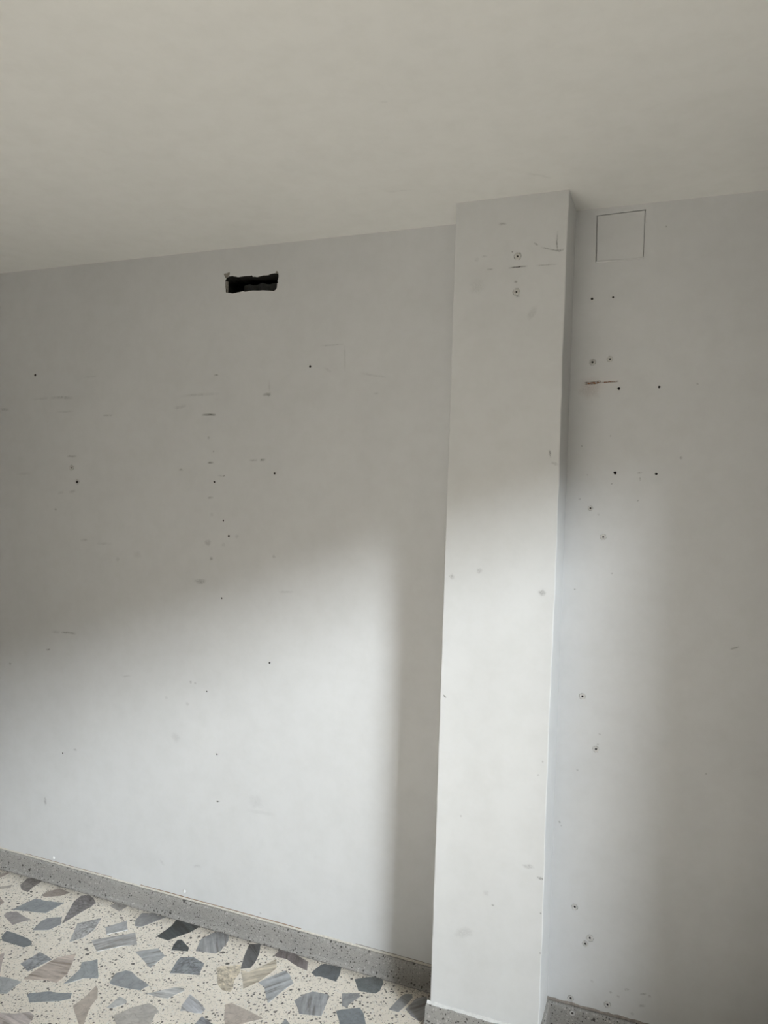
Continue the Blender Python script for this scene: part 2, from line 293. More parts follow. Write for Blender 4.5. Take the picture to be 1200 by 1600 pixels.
    ('w', [(-0.2016, 1.5823)], 0.0047, 0.20, 'k'),
    ('w', [(-0.1563, 1.4074)], 0.0045, 0.30, 'k'),
    ('w', [(-0.2628, 1.3512)], 0.0042, 0.35, 'k'),
    ('w', [(-0.1736, 0.9195)], 0.0038, 0.30, 'k'),
    ('w', [(-0.1781, 0.8877)], 0.0042, 0.35, 'k'),
    ('w', [(-0.2352, 0.8)], 0.0047, 0.25, 'k'),
    ('w', [(-0.282, 0.6309)], 0.0047, 0.50, 'k'),
    ('w', [(-0.2767, 0.62)], 0.0039, 0.30, 'k'),
    ('w', [(0.1235, 0.8486)], 0.0032, 0.35, 'k'),
    ('w', [(-0.1685, 0.1628)], 0.0058, 0.20, 'k'),
    ('w', [(-0.1137, 0.1444)], 0.0058, 0.30, 'k'),
    ('w', [(-0.0913, 0.137)], 0.0057, 0.22, 'k'),
    ('w', [(-0.0496, 0.0963)], 0.0076, 0.20, 'k'),
    ('w', [(-0.0035, 0.1636)], 0.0056, 0.20, 'k'),
    ('c', [(-0.3991, -0.3071), (-0.361, -0.2788), (-0.3362, -0.2501)], 0.0085, 0.10, 'k'),
    ('c', [(-0.6425, -0.7583), (-0.6215, -0.7571)], 0.0062, 0.10, 'k'),
    ('c', [(-0.8086, -0.3014), (-0.7141, -0.2911)], 0.0096, 0.06, 'k'),
]

# ------------------------------------------------------------------ helpers
def s2l(c):
    c = c / 255.0
    return c / 12.92 if c <= 0.04045 else ((c + 0.055) / 1.055) ** 2.4


def mesh_obj(name, verts, faces, mat, parent=None, smooth=False):
    me = bpy.data.meshes.new(name)
    me.from_pydata([tuple(v) for v in verts], [], faces)
    me.update()
    if smooth:
        for f in me.polygons:
            f.use_smooth = True
    o = bpy.data.objects.new(name, me)
    if mat is not None:
        me.materials.append(mat)
    COL.objects.link(o)
    if parent is not None:
        o.parent = parent
    return o


def structure(o, label):
    o['kind'] = 'structure'
    o['label'] = label
    return o


def thing(o, label, cat, group=None):
    o['label'] = label
    o['category'] = cat
    if group:
        o['group'] = group
    return o


def box_data(x0, x1, y0, y1, z0, z1):
    v = [(x0, y0, z0), (x1, y0, z0), (x1, y1, z0), (x0, y1, z0), (x0, y0, z1), (x1, y0, z1), (x1, y1, z1), (x0, y1, z1)]
    f = [(0, 3, 2, 1), (4, 5, 6, 7), (0, 1, 5, 4), (1, 2, 6, 5), (2, 3, 7, 6), (3, 0, 4, 7)]
    return v, f


class MB:
    def __init__(self):
        self.v, self.f = [], []

    def add(self, v, f):
        n = len(self.v)
        self.v += list(v)
        self.f += [tuple(i + n for i in q) for q in f]
        return self

    def box(self, *a):
        return self.add(*box_data(*a))

    def build(self, name, mat, parent=None, smooth=False):
        return mesh_obj(name, self.v, self.f, mat, parent, smooth)


def circle(x, z, r, n=10, wob=0.0):
    return [(x + r * (1 + random.uniform(-wob, wob)) * math.cos(2 * math.pi * k / n),
             z + r * (1 + random.uniform(-wob, wob)) * math.sin(2 * math.pi * k / n)) for k in range(n)]


def pierced_sheet(outer, holes):
    """verts (2-D) and triangles of a flat sheet with holes"""
    polys = [[Vector((a, b, 0)) for a, b in outer]] + [[Vector((a, b, 0)) for a, b in h] for h in holes]
    tris = tessellate_polygon(polys)
    pts = list(outer)
    for h in holes:
        pts += list(h)
    return pts, [tuple(t) for t in tris]


def bore(name, loop, y0, depth, mat, parent, taper=0.9):
    """a blind hole behind a loop (x, z) on the plane y = y0, going in to y0 + depth"""
    n = len(loop)
    cx = sum(q[0] for q in loop) / n
    cz = sum(q[1] for q in loop) / n
    v = [(a, y0, b) for a, b in loop] + [(cx + (a - cx) * taper, y0 + depth, cz + (b - cz) * taper) for a, b in loop]
    f = [(k, (k + 1) % n, n + (k + 1) % n, n + k) for k in range(n)] + [tuple(range(n, 2 * n))]
    return mesh_obj(name, v, f, mat, parent)


# ------------------------------------------------------------------ materials
def new_mat(name, rough=0.6, spec=0.3):
    m = bpy.data.materials.new(name)
    m.use_nodes = True
    b = m.node_tree.nodes['Principled BSDF']
    b.inputs['Roughness'].default_value = rough
    b.inputs['Specular IOR Level'].default_value = spec
    return m, m.node_tree, b


def N(t, kind, **kw):
    n = t.nodes.new(kind)
    for k, v in kw.items():
        if k.startswith('in_'):
            key = k[3:].replace('_', ' ')
            n.inputs[key].default_value = v
        else:
            setattr(n, k, v)
    return n


def ramp(t, fac, stops, interp='LINEAR'):
    r = t.nodes.new('ShaderNodeValToRGB')
    r.color_ramp.interpolation = interp
    e = r.color_ramp.elements
    while len(e) < len(stops):
        e.new(0.5)
    for k, (pos, col) in enumerate(stops):
        e[k].position = pos
        e[k].color = (*col, 1) if len(col) == 3 else col
    t.links.new(fac, r.inputs[0])
    return r.outputs[0]


def mix(t, fac, a, b, blend='MIX'):
    m = t.nodes.new('ShaderNodeMix')
    m.data_type = 'RGBA'
    m.blend_type = blend
    for sock, val in ((m.inputs[0], fac), (m.inputs[6], a), (m.inputs[7], b)):
        if hasattr(val, 'links'):
            t.links.new(val, sock)
        elif isinstance(val, (int, float)):
            sock.default_value = val
        else:
            sock.default_value = (*val, 1) if len(val) == 3 else val
    return m.outputs[2]


def math_n(t, op, a, b=None, c=None):
    m = t.nodes.new('ShaderNodeMath')
    m.operation = op
    for k, val in enumerate((a, b, c)):
        if val is None:
            continue
        if hasattr(val, 'links'):
            t.links.new(val, m.inputs[k])
        else:
            m.inputs[k].default_value = val
    return m.outputs[0]


def paint(name, base, var=0.03, bump=0.10, rough=0.5, spec=0.25):
    m, t, b = new_mat(name, rough, spec)
    g = N(t, 'ShaderNodeNewGeometry')
    n1 = N(t, 'ShaderNodeTexNoise', in_Scale=1.7, in_Detail=2.0, in_Roughness=0.6)
    n2 = N(t, 'ShaderNodeTexNoise', in_Scale=14.0, in_Detail=3.0, in_Roughness=0.65)
    n3 = N(t, 'ShaderNodeTexNoise', in_Scale=5.0, in_Detail=2.0)
    for n in (n1, n2, n3):
        t.links.new(g.outputs['Position'], n.inputs['Vector'])
    lo = tuple(c * (1 - var) for c in base)
    hi = tuple(min(1, c * (1 + var * 0.6)) for c in base)
    c1 = ramp(t, n1.outputs['Fac'], [(0.35, lo), (0.65, hi)])
    c2 = ramp(t, n2.outputs['Fac'], [(0.3, (0.965, 0.965, 0.96)), (0.6, (1, 1, 1))])
    t.links.new(mix(t, 1.0, c1, c2, 'MULTIPLY'), b.inputs['Base Color'])
    bp = N(t, 'ShaderNodeBump', in_Strength=bump, in_Distance=0.01)
    t.links.new(n3.outputs['Fac'], bp.inputs['Height'])
    t.links.new(bp.outputs[0], b.inputs['Normal'])
    return m


M_WALL = paint('white_wall_paint', (0.795, 0.80, 0.81))
M_PILLAR = paint('white_pillar_paint', (0.82, 0.825, 0.83), var=0.02)
M_OTHER = paint('bounce_cut_wall_paint', (0.13, 0.123, 0.115), var=0.02)  # unseen walls, made dark to cut the light they bounce back
M_CEIL = paint('white_ceiling_paint', (0.85, 0.85, 0.83), var=0.02, bump=0.06)


def speckled(name, base, dark, light, dark_amount, scale, grime=None, fine=1.0):
    """terrazzo matrix: cell centres turn into dark and pale chips"""
    m, t, b = new_mat(name, 0.38, 0.4)
    g = N(t, 'ShaderNodeNewGeometry')
    wv = N(t, 'ShaderNodeTexNoise', in_Scale=60.0, in_Detail=2.0)
    t.links.new(g.outputs['Position'], wv.inputs['Vector'])
    vec = N(t, 'ShaderNodeVectorMath', operation='MULTIPLY_ADD')
    t.links.new(wv.outputs['Color'], vec.inputs[0])
    vec.inputs[1].default_value = (0.012, 0.012, 0.012)
    t.links.new(g.outputs['Position'], vec.inputs[2])
    col = None
    tone = N(t, 'ShaderNodeTexNoise', in_Scale=9.0, in_Detail=6.0, in_Roughness=0.7)
    t.links.new(g.outputs['Position'], tone.inputs['Vector'])
    col = ramp(t, tone.outputs['Fac'], [(0.3, tuple(c * 0.93 for c in base)), (0.7, tuple(min(1, c * 1.05) for c in base))])
    for sc_, amt, size, tint in ((scale * 2.6, dark_amount * 1.0 * fine, 0.42, tuple(0.45 * d + 0.55 * c for d, c in zip(dark, base))),
                                 (scale * 1.5, dark_amount * 0.55, 0.40, light),
                                 (scale * 1.25, dark_amount * 0.75, 0.36, dark),
                                 (scale * 0.55, dark_amount * 0.22, 0.26, tuple(0.7 * d for d in dark))):
        v = N(t, 'ShaderNodeTexVoronoi', in_Scale=sc_, in_Randomness=1.0)
        t.links.new(vec.outputs[0], v.inputs['Vector'])
        s = N(t, 'ShaderNodeSeparateColor')
        t.links.new(v.outputs['Color'], s.inputs[0])
        chosen = math_n(t, 'LESS_THAN', s.outputs[0], amt)
        rad = math_n(t, 'MULTIPLY', math_n(t, 'MULTIPLY_ADD', s.outputs[1], 0.8, 0.4), size)
        inside = math_n(t, 'LESS_THAN', v.outputs['Distance'], rad)
        col = mix(t, math_n(t, 'MULTIPLY', math_n(t, 'MULTIPLY', chosen, inside), 0.9), col, tint)
    t.links.new(col, b.inputs['Base Color'])
    return m


M_TERRAZZO = speckled('terrazzo_matrix', (0.93, 0.865, 0.77), (0.09, 0.083, 0.075), (0.88, 0.85, 0.79), 0.62, 82.0)
M_SKIRT = speckled('grey_terrazzo_skirting', (0.42, 0.405, 0.385), (0.07, 0.065, 0.06), (0.58, 0.56, 0.54), 0.62, 95.0)


def marble(name, mode, joined=False):
    m, t, b = new_mat(name, 0.30, 0.45)
    oi = N(t, 'ShaderNodeObjectInfo')
    g = N(t, 'ShaderNodeNewGeometry')
    off = N(t, 'ShaderNodeVectorMath', operation='SCALE')
    off.inputs[0].default_value = (17.3, 9.1, 4.7)
    t.links.new(oi.outputs['Random'], off.inputs['Scale'])
    rot = N(t, 'ShaderNodeVectorRotate', rotation_type='Z_AXIS')
    add = N(t, 'ShaderNodeVectorMath', operation='ADD')
    t.links.new(g.outputs['Position'], add.inputs[0])
    t.links.new(off.outputs[0], add.inputs[1])
    t.links.new(add.outputs[0], rot.inputs['Vector'])
    t.links.new(math_n(t, 'MULTIPLY', oi.outputs['Random'], 6.28), rot.inputs['Angle'])
    base = N(t, 'ShaderNodeAttribute', attribute_name='tone').outputs['Color'] if joined else oi.outputs['Color']
    cloud = N(t, 'ShaderNodeTexNoise', in_Scale=38.0, in_Detail=6.0, in_Roughness=0.65)
    t.links.new(rot.outputs[0], cloud.inputs['Vector'])
    col = mix(t, 1.0, base, ramp(t, cloud.outputs['Fac'], [(0.3, (0.80, 0.80, 0.80)), (0.7, (1.14, 1.13, 1.12))]), 'MULTIPLY')
    st = N(t, 'ShaderNodeMapping')
    st.inputs['Scale'].default_value = (6.0, 62.0, 1.0) if mode == 's' else (24.0, 30.0, 1.0)
    t.links.new(rot.outputs[0], st.inputs['Vector'])
    if mode == 's':
        w = N(t, 'ShaderNodeTexNoise', in_Scale=1.0, in_Detail=4.0, in_Roughness=0.6, in_Distortion=0.5)
        t.links.new(st.outputs[0], w.inputs['Vector'])
        col = mix(t, 1.0, col, ramp(t, w.outputs['Fac'], [(0.38, (0.60, 0.57, 0.54)), (0.45, (0.90, 0.89, 0.88)), (0.54, (1.02, 1.02, 1.02)), (0.66, (1.32, 1.31, 1.30))]), 'MULTIPLY')
    elif mode == 'm':
        v = N(t, 'ShaderNodeTexNoise', in_Scale=2.2, in_Detail=5.0, in_Distortion=1.2)
        t.links.new(st.outputs[0], v.inputs['Vector'])
        col = mix(t, 1.0, col, ramp(t, v.outputs['Fac'], [(0.36, (0.58, 0.57, 0.56)), (0.5, (1.0, 1.0, 1.0)), (0.66, (1.35, 1.35, 1.36))]), 'MULTIPLY')
    else:
        v = N(t, 'ShaderNodeTexNoise', in_Scale=0.7, in_Detail=4.0, in_Distortion=1.6)
        t.links.new(st.outputs[0], v.inputs['Vector'])
        col = mix(t, 1.0, col, ramp(t, v.outputs['Fac'], [(0.46, (1, 1, 1)), (0.5, (0.80, 0.79, 0.78)), (0.54, (1, 1, 1))]), 'MULTIPLY')
    t.links.new(col, b.inputs['Base Color'])
    return m


M_MARBLE = {k: marble('marble_chip_' + n, k) for k, n in (('s', 'striped'), ('m', 'mottled'), ('p', 'plain'))}


def plain(name, c, rough=0.8, var=0.25, scale=60.0, spec=0.2):
    m, t, b = new_mat(name, rough, spec)
    g = N(t, 'ShaderNodeNewGeometry')
    n = N(t, 'ShaderNodeTexNoise', in_Scale=scale, in_Detail=5.0)
    t.links.new(g.outputs['Position'], n.inputs['Vector'])
    t.links.new(ramp(t, n.outputs['Fac'], [(0.3, tuple(x * (1 - var) for x in c)), (0.7, tuple(min(1, x * (1 + var)) for x in c))]), b.inputs['Base Color'])
    return m


M_DUST = plain('bare_hole_mortar', (0.10, 0.092, 0.085))
M_VOID = plain('shade_black_wall_core', (0.028, 0.027, 0.025))  # black of the deep cavity: its shade put into the colour
M_BRICK = plain('grey_block_clay', (0.085, 0.087, 0.088))
M_RAW = plain('raw_grey_mortar', (0.30, 0.28, 0.25), scale=120)
M_PLUG = plain('pale_plug_plastic', (0.72, 0.71, 0.69), 0.5, 0.10, 300)
M_BEAD = plain('cream_grout', (0.76, 0.72, 0.65), 0.8, 0.12, 120)
M_BEAD_W = plain('white_filler', (0.86, 0.86, 0.85), 0.7, 0.06, 120)
M_RUSTY = plain('brown_joint_dirt', (0.36, 0.24, 0.16), 0.9, 0.3, 90)
M_TAUPE = plain('taupe_joint_mortar', (0.36, 0.32, 0.29), 0.9, 0.22, 110)
M_FACADE = plain('beige_facade_plaster', (0.17, 0.155, 0.13), 0.9, 0.08, 0.8)
M_STREET = plain('grey_street_concrete', (0.13, 0.125, 0.115), 0.9, 0.1, 0.8)
M_BLOCKER = plain('blocker_dark', (0.04, 0.034, 0.03), 0.6, 0.2, 12)  # for the added light blocker only
M_ALU = plain('window_aluminium', (0.55, 0.55, 0.55), 0.35, 0.05, 20, 0.5)


def decal(name, rgb):
    m = bpy.data.materials.new(name)
    m.use_nodes = True
    t = m.node_tree
    t.nodes.clear()
    out = N(t, 'ShaderNodeOutputMaterial')
    at = N(t, 'ShaderNodeAttribute', attribute_name='wear')
    g = N(t, 'ShaderNodeNewGeometry')
    n = N(t, 'ShaderNodeTexNoise', in_Scale=240.0, in_Detail=4.0, in_Roughness=0.75)
    t.links.new(g.outputs['Position'], n.inputs['Vector'])
    rough_edge = ramp(t, n.outputs['Fac'], [(0.36, (0.15, 0.15, 0.15)), (0.62, (1.05, 1.05, 1.05))])
    fac = math_n(t, 'MINIMUM', math_n(t, 'MULTIPLY', at.outputs['Fac'], rough_edge), 1.0)
    tr = N(t, 'ShaderNodeBsdfTransparent')
    df = N(t, 'ShaderNodeBsdfDiffuse')
    df.inputs['Color'].default_value = (*rgb, 1)
    mx = N(t, 'ShaderNodeMixShader')
    t.links.new(fac, mx.inputs[0])
    t.links.new(tr.outputs[0], mx.inputs[1])
    t.links.new(df.outputs[0], mx.inputs[2])
    t.links.new(mx.outputs[0], out.inputs['Surface'])
    return m


M_SCUFF = decal('grey_scuff', (0.07, 0.066, 0.06))
M_RUST = decal('rust_stain', (0.38, 0.165, 0.07))
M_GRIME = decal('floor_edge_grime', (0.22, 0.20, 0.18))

glass = bpy.data.materials.new('window_glass')
glass.use_nodes = True
_t = glass.node_tree
_t.nodes.clear()
_o = N(_t, 'ShaderNodeOutputMaterial')
_a = N(_t, 'ShaderNodeBsdfTransparent')
_a.inputs['Color'].default_value = (0.97, 0.98, 0.975, 1)
_b = N(_t, 'ShaderNodeBsdfGlossy', in_Roughness=0.02)
_m = N(_t, 'ShaderNodeMixShader')
_m.inputs[0].default_value = 0.05
_t.links.new(_a.outputs[0], _m.inputs[1])
_t.links.new(_b.outputs[0], _m.inputs[2])
_t.links.new(_m.outputs[0], _o.inputs['Surface'])

# ------------------------------------------------------------------ wall with its holes
wall_loops, pillar_loops = [], []
HOLE_LOOPS = []
for s, x, z, r, R in HOLES:
    lp = circle(x, z, r * 0.85, 9, 0.15 if R == 0 else 0.05)
    HOLE_LOOPS.append(lp)
    (wall_loops if s == 'w' else pillar_loops).append(lp)
# the pocket of the cover plate, a little larger than the plate
pcx = sum(q[0] for q in PLATE) / 4
pcz = sum(q[1] for q in PLATE) / 4
POCKET = [(PLATE[0][0] - 0.0032, PLATE[0][1] + 0.0020), (PLATE[1][0] + 0.0016, PLATE[1][1] + 0.0026),
          (PLATE[2][0] + 0.0012, PLATE[2][1] - 0.0012), (PLATE[3][0] - 0.0026, PLATE[3][1] - 0.0012)]
# fine jagged outline of the broken opening
CAV = []
for k, (a, b) in enumerate(CAVITY):
    c, d = CAVITY[(k + 1) % len(CAVITY)]
    CAV.append((a, b))
    CAV.append(((a + c) / 2 + random.uniform(-.0012, .0012), (b + d) / 2 + random.uniform(-.0012, .0012)))

outer = [(X_LEFT, 0), (X_RIGHT, 0), (X_RIGHT, H), (X_LEFT, H)]
pts, tris = pierced_sheet(outer, wall_loops + [CAV, POCKET])
wb = MB()
wb.add([(a, 0.0, b) for a, b in pts], tris)
wb.box(X_LEFT, X_RIGHT, 0.30, 0.40, 0, H)          # far leaf of the wall
wall_back = structure(wb.build('wall_back', M_WALL), 'long white painted wall with screw holes and a broken opening')
bm = bmesh.new()
bm.from_mesh(wall_back.data)
for f in bm.faces:
    if all(abs(v.co.y) < 1e-6 for v in f.verts) and f.normal.y > 0:
        f.normal_flip()
bm.to_mesh(wall_back.data)
bm.free()

for (s, x, z, r, R), lp in zip(HOLES, HOLE_LOOPS):
    if s == 'w':
        bore('drill_hole', lp, 0.0, 0.045, M_DUST, wall_back)
bore('plate_pocket', POCKET, 0.0, 0.012, M_WALL, wall_back, 1.0)

# broken opening: lining, ragged plaster edge, block behind
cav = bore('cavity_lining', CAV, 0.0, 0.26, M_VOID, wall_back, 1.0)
cx0, cx1 = min(q[0] for q in CAVITY), max(q[0] for q in CAVITY)
blk = MB()
bx0, bx1, n = cx0 + 0.060, cx1 - 0.004, 12
top = [2.3715 + 0.0030 * math.sin(k * 1.3) + random.uniform(-.0025, .0025) for k in range(n + 1)]
vv, ff = [], []
for k in range(n + 1):
    x = bx0 + (bx1 - bx0) * k / n
    y = 0.030 + random.uniform(-.003, .003)
    vv += [(x, y, 2.325), (x, y, top[k]), (x, 0.16, top[k] + 0.003), (x, 0.16, 2.325)]
for k in range(n):
    a, b2 = 4 * k, 4 * k + 4
    ff += [(a, b2, b2 + 1, a + 1), (a + 1, b2 + 1, b2 + 2, a + 2), (a + 2, b2 + 2, b2 + 3, a + 3)]
ff += [(0, 1, 2, 3), (4 * n + 3, 4 * n + 2, 4 * n + 1, 4 * n)]
mesh_obj('broken_brick', vv, ff, M_BRICK, wall_back)
# plaster thickness seen on the left jamb of the opening
mesh_obj('plaster_edge', [(-1.5440, 0.001, 2.3425), (-1.5440, 0.001, 2.386), (-1.5385, 0.010, 2.383), (-1.5380, 0.010, 2.3435)], [(0, 1, 2, 3)], M_RAW, wall_back)


def spall(loop, name):
    n = len(loop)
    cx = sum(q[0] for q in loop) / n
    cz = sum(q[1] for q in loop) / n
    v = [(a, -0.0003, b) for a, b in loop]
    v += [(cx + (a - cx) * 0.6 + random.uniform(-.001, .001), -0.0022, cz + (b - cz) * 0.6) for a, b in loop] + [(cx, -0.0012, cz)]
    f = [(k, (k + 1) % n, n + (k + 1) % n, n + k) for k in range(n)] + [(n + k, n + (k + 1) % n, 2 * n) for k in range(n)]
    return mesh_obj(name, v, f, M_RAW, wall_back)


spall(SPALL, 'broken_plaster')
spall(SPALL2, 'broken_plaster')

# ------------------------------------------------------------------ other walls, ceiling
def slab(name, args, mat, label):
    return structure(mesh_obj(name, *box_data(*args), mat), label)


slab('ceiling', (X_LEFT - 0.2, X_RIGHT + 0.2, Y_REAR - 0.2, 0.4, H, H + 0.12), M_CEIL, 'plain white painted ceiling')
slab('wall_left', (X_LEFT - 0.15, X_LEFT, Y_REAR, 0.4, 0, H), M_OTHER, 'plain wall at the far end of the room, darkened to cut bounce light')
slab('wall_rear', (X_LEFT - 0.15, X_RIGHT + WALL_T, Y_REAR - 0.15, Y_REAR, 0, H), M_OTHER, 'plain wall behind the viewer, darkened to cut bounce light')
wr = MB()
wr.box(X_RIGHT, X_RIGHT + WALL_T, Y_REAR, WIN_Y0, 0, H)
wr.box(X_RIGHT, X_RIGHT + WALL_T, WIN_Y1, 0.4, 0, H)
wr.box(X_RIGHT, X_RIGHT + WALL_T, WIN_Y0, WIN_Y1, 0, WIN_Z0)
wr.box(X_RIGHT, X_RIGHT + WALL_T, WIN_Y0, WIN_Y1, WIN_Z1, H)
structure(wr.build('wall_right', M_OTHER), 'outer wall with a wide window, darkened to cut bounce light')

blocker = slab('light_blocker', (0.335, X_RIGHT, -0.19, 0.0, 0, H), M_BLOCKER, 'dark brown panelled blocker added to darken the end of the wall')  # unseen, added to darken the right end of the wall
for k in range(3):  # boards dressing the front of the added blocker
    a = 0.345 + (X_RIGHT - 0.345) / 3 * k
    mesh_obj('blocker_panel', *box_data(a, a + (X_RIGHT - 0.345) / 3 - 0.008, -0.20, -0.19, 0.02, H - 0.02), M_BLOCKER, blocker)

# what stands outside the window: street, row of houses opposite, block added to keep side skylight off the wall
slab('street_ground', (X_RIGHT + WALL_T, 60, -40, 40, -3.3, -3.2), M_STREET, 'grey street below the window')
slab('exterior_wall', (14.0, 22.0, -40, 30, -3.2, 6.6), M_FACADE, 'beige row of houses across the street')
slab('exterior_sky_blocker', (X_RIGHT + WALL_T + 0.02, 3.0, -9.0, -4.2, -3.2, 9.0), M_FACADE, 'beige block added outside to keep side skylight off the wall')

win = bpy.data.objects.new('window_1', None)
COL.objects.link(win)
win.location = (X_RIGHT + 0.07, (WIN_Y0 + WIN_Y1) / 2, WIN_Z0)
structure(win, 'wide sliding window with thin aluminium frame')
wl, wh = (WIN_Y1 - WIN_Y0) / 2, WIN_Z1 - WIN_Z0
fr = MB()
fr.box(-0.02, 0.02, -wl, wl, 0, 0.03)
fr.box(-0.02, 0.02, -wl, wl, wh - 0.03, wh)
fr.box(-0.02, 0.02, -wl, -wl + 0.03, 0.03, wh - 0.03)
fr.box(-0.02, 0.02, wl - 0.03, wl, 0.03, wh - 0.03)
fr.build('window_frame', M_ALU, win)
for k in (-1, 0, 1):
    mesh_obj('mullion', *box_data(-0.015, 0.015, k * wl / 2 - 0.015, k * wl / 2 + 0.015, 0.03, wh - 0.03), M_ALU, win)
for k in range(4):
    a = -wl + wl / 2 * k
    mesh_obj('window_pane', *box_data(-0.002, 0.002, a + 0.02, a + wl / 2 - 0.02, 0.03, wh - 0.03), glass, win)

# ------------------------------------------------------------------ pillar
NZ = 60
zs = [H * k / NZ for k in range(NZ + 1)]
bev = 0.003
jl = [random.uniform(-.0007, .0007) for _ in zs]
jr = [random.uniform(-.0010, .0010) + 0.0012 * math.sin(z * 5.1) for z in zs]
left_e = [(PX0 + bev + j, z) for j, z in zip(jl, zs)]
right_e = [(PX1 - bev + j, z) for j, z in zip(jr, zs)]
pts, tris = pierced_sheet(left_e + right_e[::-1], pillar_loops)
pm = MB()
pm.add([(a, -PD, b) for a, b in pts], tris)
for edge, sx in ((left_e, -1), (right_e, 1)):
    v = []
    for (x, z) in edge:
        v += [(x, -PD, z), (x + sx * bev * 0.7, -PD + bev * 0.3, z), (x + sx * bev, -PD + bev, z), (x + sx * bev, -PD * 0.5, z), ((PX0 if sx < 0 else PX1), 0.01, z)]
    f = []
    for k in range(len(edge) - 1):
        for q in range(4):
            a, b2 = 5 * k + q, 5 * (k + 1) + q
            f.append((a, a + 1, b2 + 1, b2) if sx > 0 else (a, b2, b2 + 1, a + 1))
    pm.add(v, f)
pillar = structure(pm.build('pillar', M_PILLAR), 'white painted rectangular pillar standing out from the wall')
bm = bmesh.new()
bm.from_mesh(pillar.data)
for f in bm.faces:
    if all(abs(v.co.y + PD) < 1e-6 for v in f.verts) and f.normal.y > 0:
        f.normal_flip()
bm.to_mesh(pillar.data)
bm.free()
for (s, x, z, r, R), lp in zip(HOLES, HOLE_LOOPS):
    if s == 'p':
        bore('drill_hole', lp, -PD, 0.04, M_DUST, pillar)

# ------------------------------------------------------------------ skirting
PROFILE = [(0.026, 0.0), (0.018, 0.003), (0.0135, 0.010), (0.012, 0.020), (0.0115, 0.060), (0.0105, 0.067), (0.0075, BB - 0.0006), (0.0, BB)]


def skirting(name, path, label, step=0.05):
    """extrude PROFILE along a path on the floor; the room is on the path's right-hand side"""
    dense = []
    for (a, b) in zip(path[:-1], path[1:]):
        n = max(1, int(math.dist(a, b) / step))
        dense += [(a[0] + (b[0] - a[0]) * k / n, a[1] + (b[1] - a[1]) * k / n) for k in range(n)]
    dense.append(path[-1])
    v, f = [], []
    m = len(PROFILE)
    for i, q in enumerate(dense):
        d1 = Vector((q[0] - dense[i - 1][0], q[1] - dense[i - 1][1])).normalized() if i else None
        d2 = Vector((dense[i + 1][0] - q[0], dense[i + 1][1] - q[1])).normalized() if i < len(dense) - 1 else None
        n1 = Vector((d1.y, -d1.x)) if d1 else None
        n2 = Vector((d2.y, -d2.x)) if d2 else None
        if n1 and n2:
            nn = (n1 + n2)
            nn = nn / nn.length_squared * 2
        else:
            nn = n1 or n2
        wob = random.uniform(-.0005, .0005)
        for (d, z) in PROFILE:
            v.append((q[0] + nn.x * (d + wob * (d > 0)), q[1] + nn.y * (d + wob * (d > 0)), z + (wob if z > 0.05 else 0)))
    for i in range(len(dense) - 1):
        for k in range(m - 1):
            a, b2 = i * m + k, (i + 1) * m + k
            f.append((a, b2, b2 + 1, a + 1))
    o = mesh_obj(name, v, f, M_SKIRT)
    for poly in o.data.polygons:
        poly.use_smooth = False
    return structure(o, label)


sk_l = skirting('baseboard_left', [(X_LEFT, 0), (PX0, 0)], 'grey speckled terrazzo skirting along the wall beside the pillar')
sk_p = skirting('baseboard_pillar', [(PX0, 0), (PX0, -PD), (PX1, -PD), (PX1, 0)], 'grey speckled terrazzo skirting around the foot of the pillar')
sk_r = skirting('baseboard_right', [(PX1, 0), (0.335, 0)], 'grey speckled terrazzo skirting on the shaded side of the pillar')


def bead(name, x0, x1, z0, z1, y, mat, parent, step=0.012, jit=0.0012, thick=0.0025):
    """a ragged strip of filler lying against a wall plane y"""
    n = max(2, int(abs(x1 - x0) / step))
    v, f = [], []
    for k in range(n + 1):
        x = x0 + (x1 - x0) * k / n
        a, b2 = z0 + random.uniform(-jit, jit) * .5, z1 + random.uniform(-jit, jit)
        t = thick * random.uniform(0.6, 1.2)
        v += [(x, y, a), (x, y - t, (a * 2 + b2) / 3), (x, y - t * .5, (a + 2 * b2) / 3), (x, y, b2)]
    for k in range(n):
        for q in range(3):
            a, b2 = 4 * k + q, 4 * (k + 1) + q
            f.append((a, b2, b2 + 1, a + 1))
    return mesh_obj(name, v, f, mat, parent)


bead('grout_line', X_LEFT, PX0, BB - 0.001, BB + 0.0065, 0.0, M_BEAD, sk_l)
bead('dirt_line', -1.86, -1.16, BB + 0.0068, BB + 0.0098, 0.0, M_RUSTY, sk_l, jit=0.0006, thick=0.0008)
bead('dirt_line', -2.45, -2.0, BB + 0.0068, BB + 0.0085, 0.0, M_RUSTY, sk_l, jit=0.0006, thick=0.0006)
bead('dirt_line', -0.95, PX0, BB + 0.007, BB + 0.0095, 0.0, M_TAUPE, sk_l, jit=0.0006, thick=0.0008)
bead('grout_line', PX0 - 0.008, PX1 + 0.006, BB - 0.003, BB + 0.0055, -PD - 0.0005, M_BEAD_W, sk_p, thick=0.0085)
bead('mortar_line', PX1, 0.335, BB - 0.001, BB + 0.0085, 0.0, M_TAUPE, sk_r, jit=0.0022, thick=0.002)

# ------------------------------------------------------------------ floor with marble chips
floor = structure(mesh_obj('floor', *box_data(X_LEFT - 0.15, X_RIGHT + WALL_T, Y_REAR - 0.15, 0.4, -0.12, 0.0), M_TERRAZZO),
                  'cream terrazzo floor set with large grey and beige marble chips')
FLOOR_PX = (222.0, 214.0, 201.0)
FLOOR_ALB = (0.84, 0.81, 0.76)


def chip_colour(c):
    q = [s2l(a) / s2l(f) * k for a, f, k in zip(c, FLOOR_PX, FLOOR_ALB)]
    g = sum(q) / 3
    return tuple(min(0.80, (1.32 if g < 0.34 else 1.0 if g < 0.5 else 0.93) * (g + (a - g) * (0.55 if q[2] > q[0] else 1.1))) for a in q)


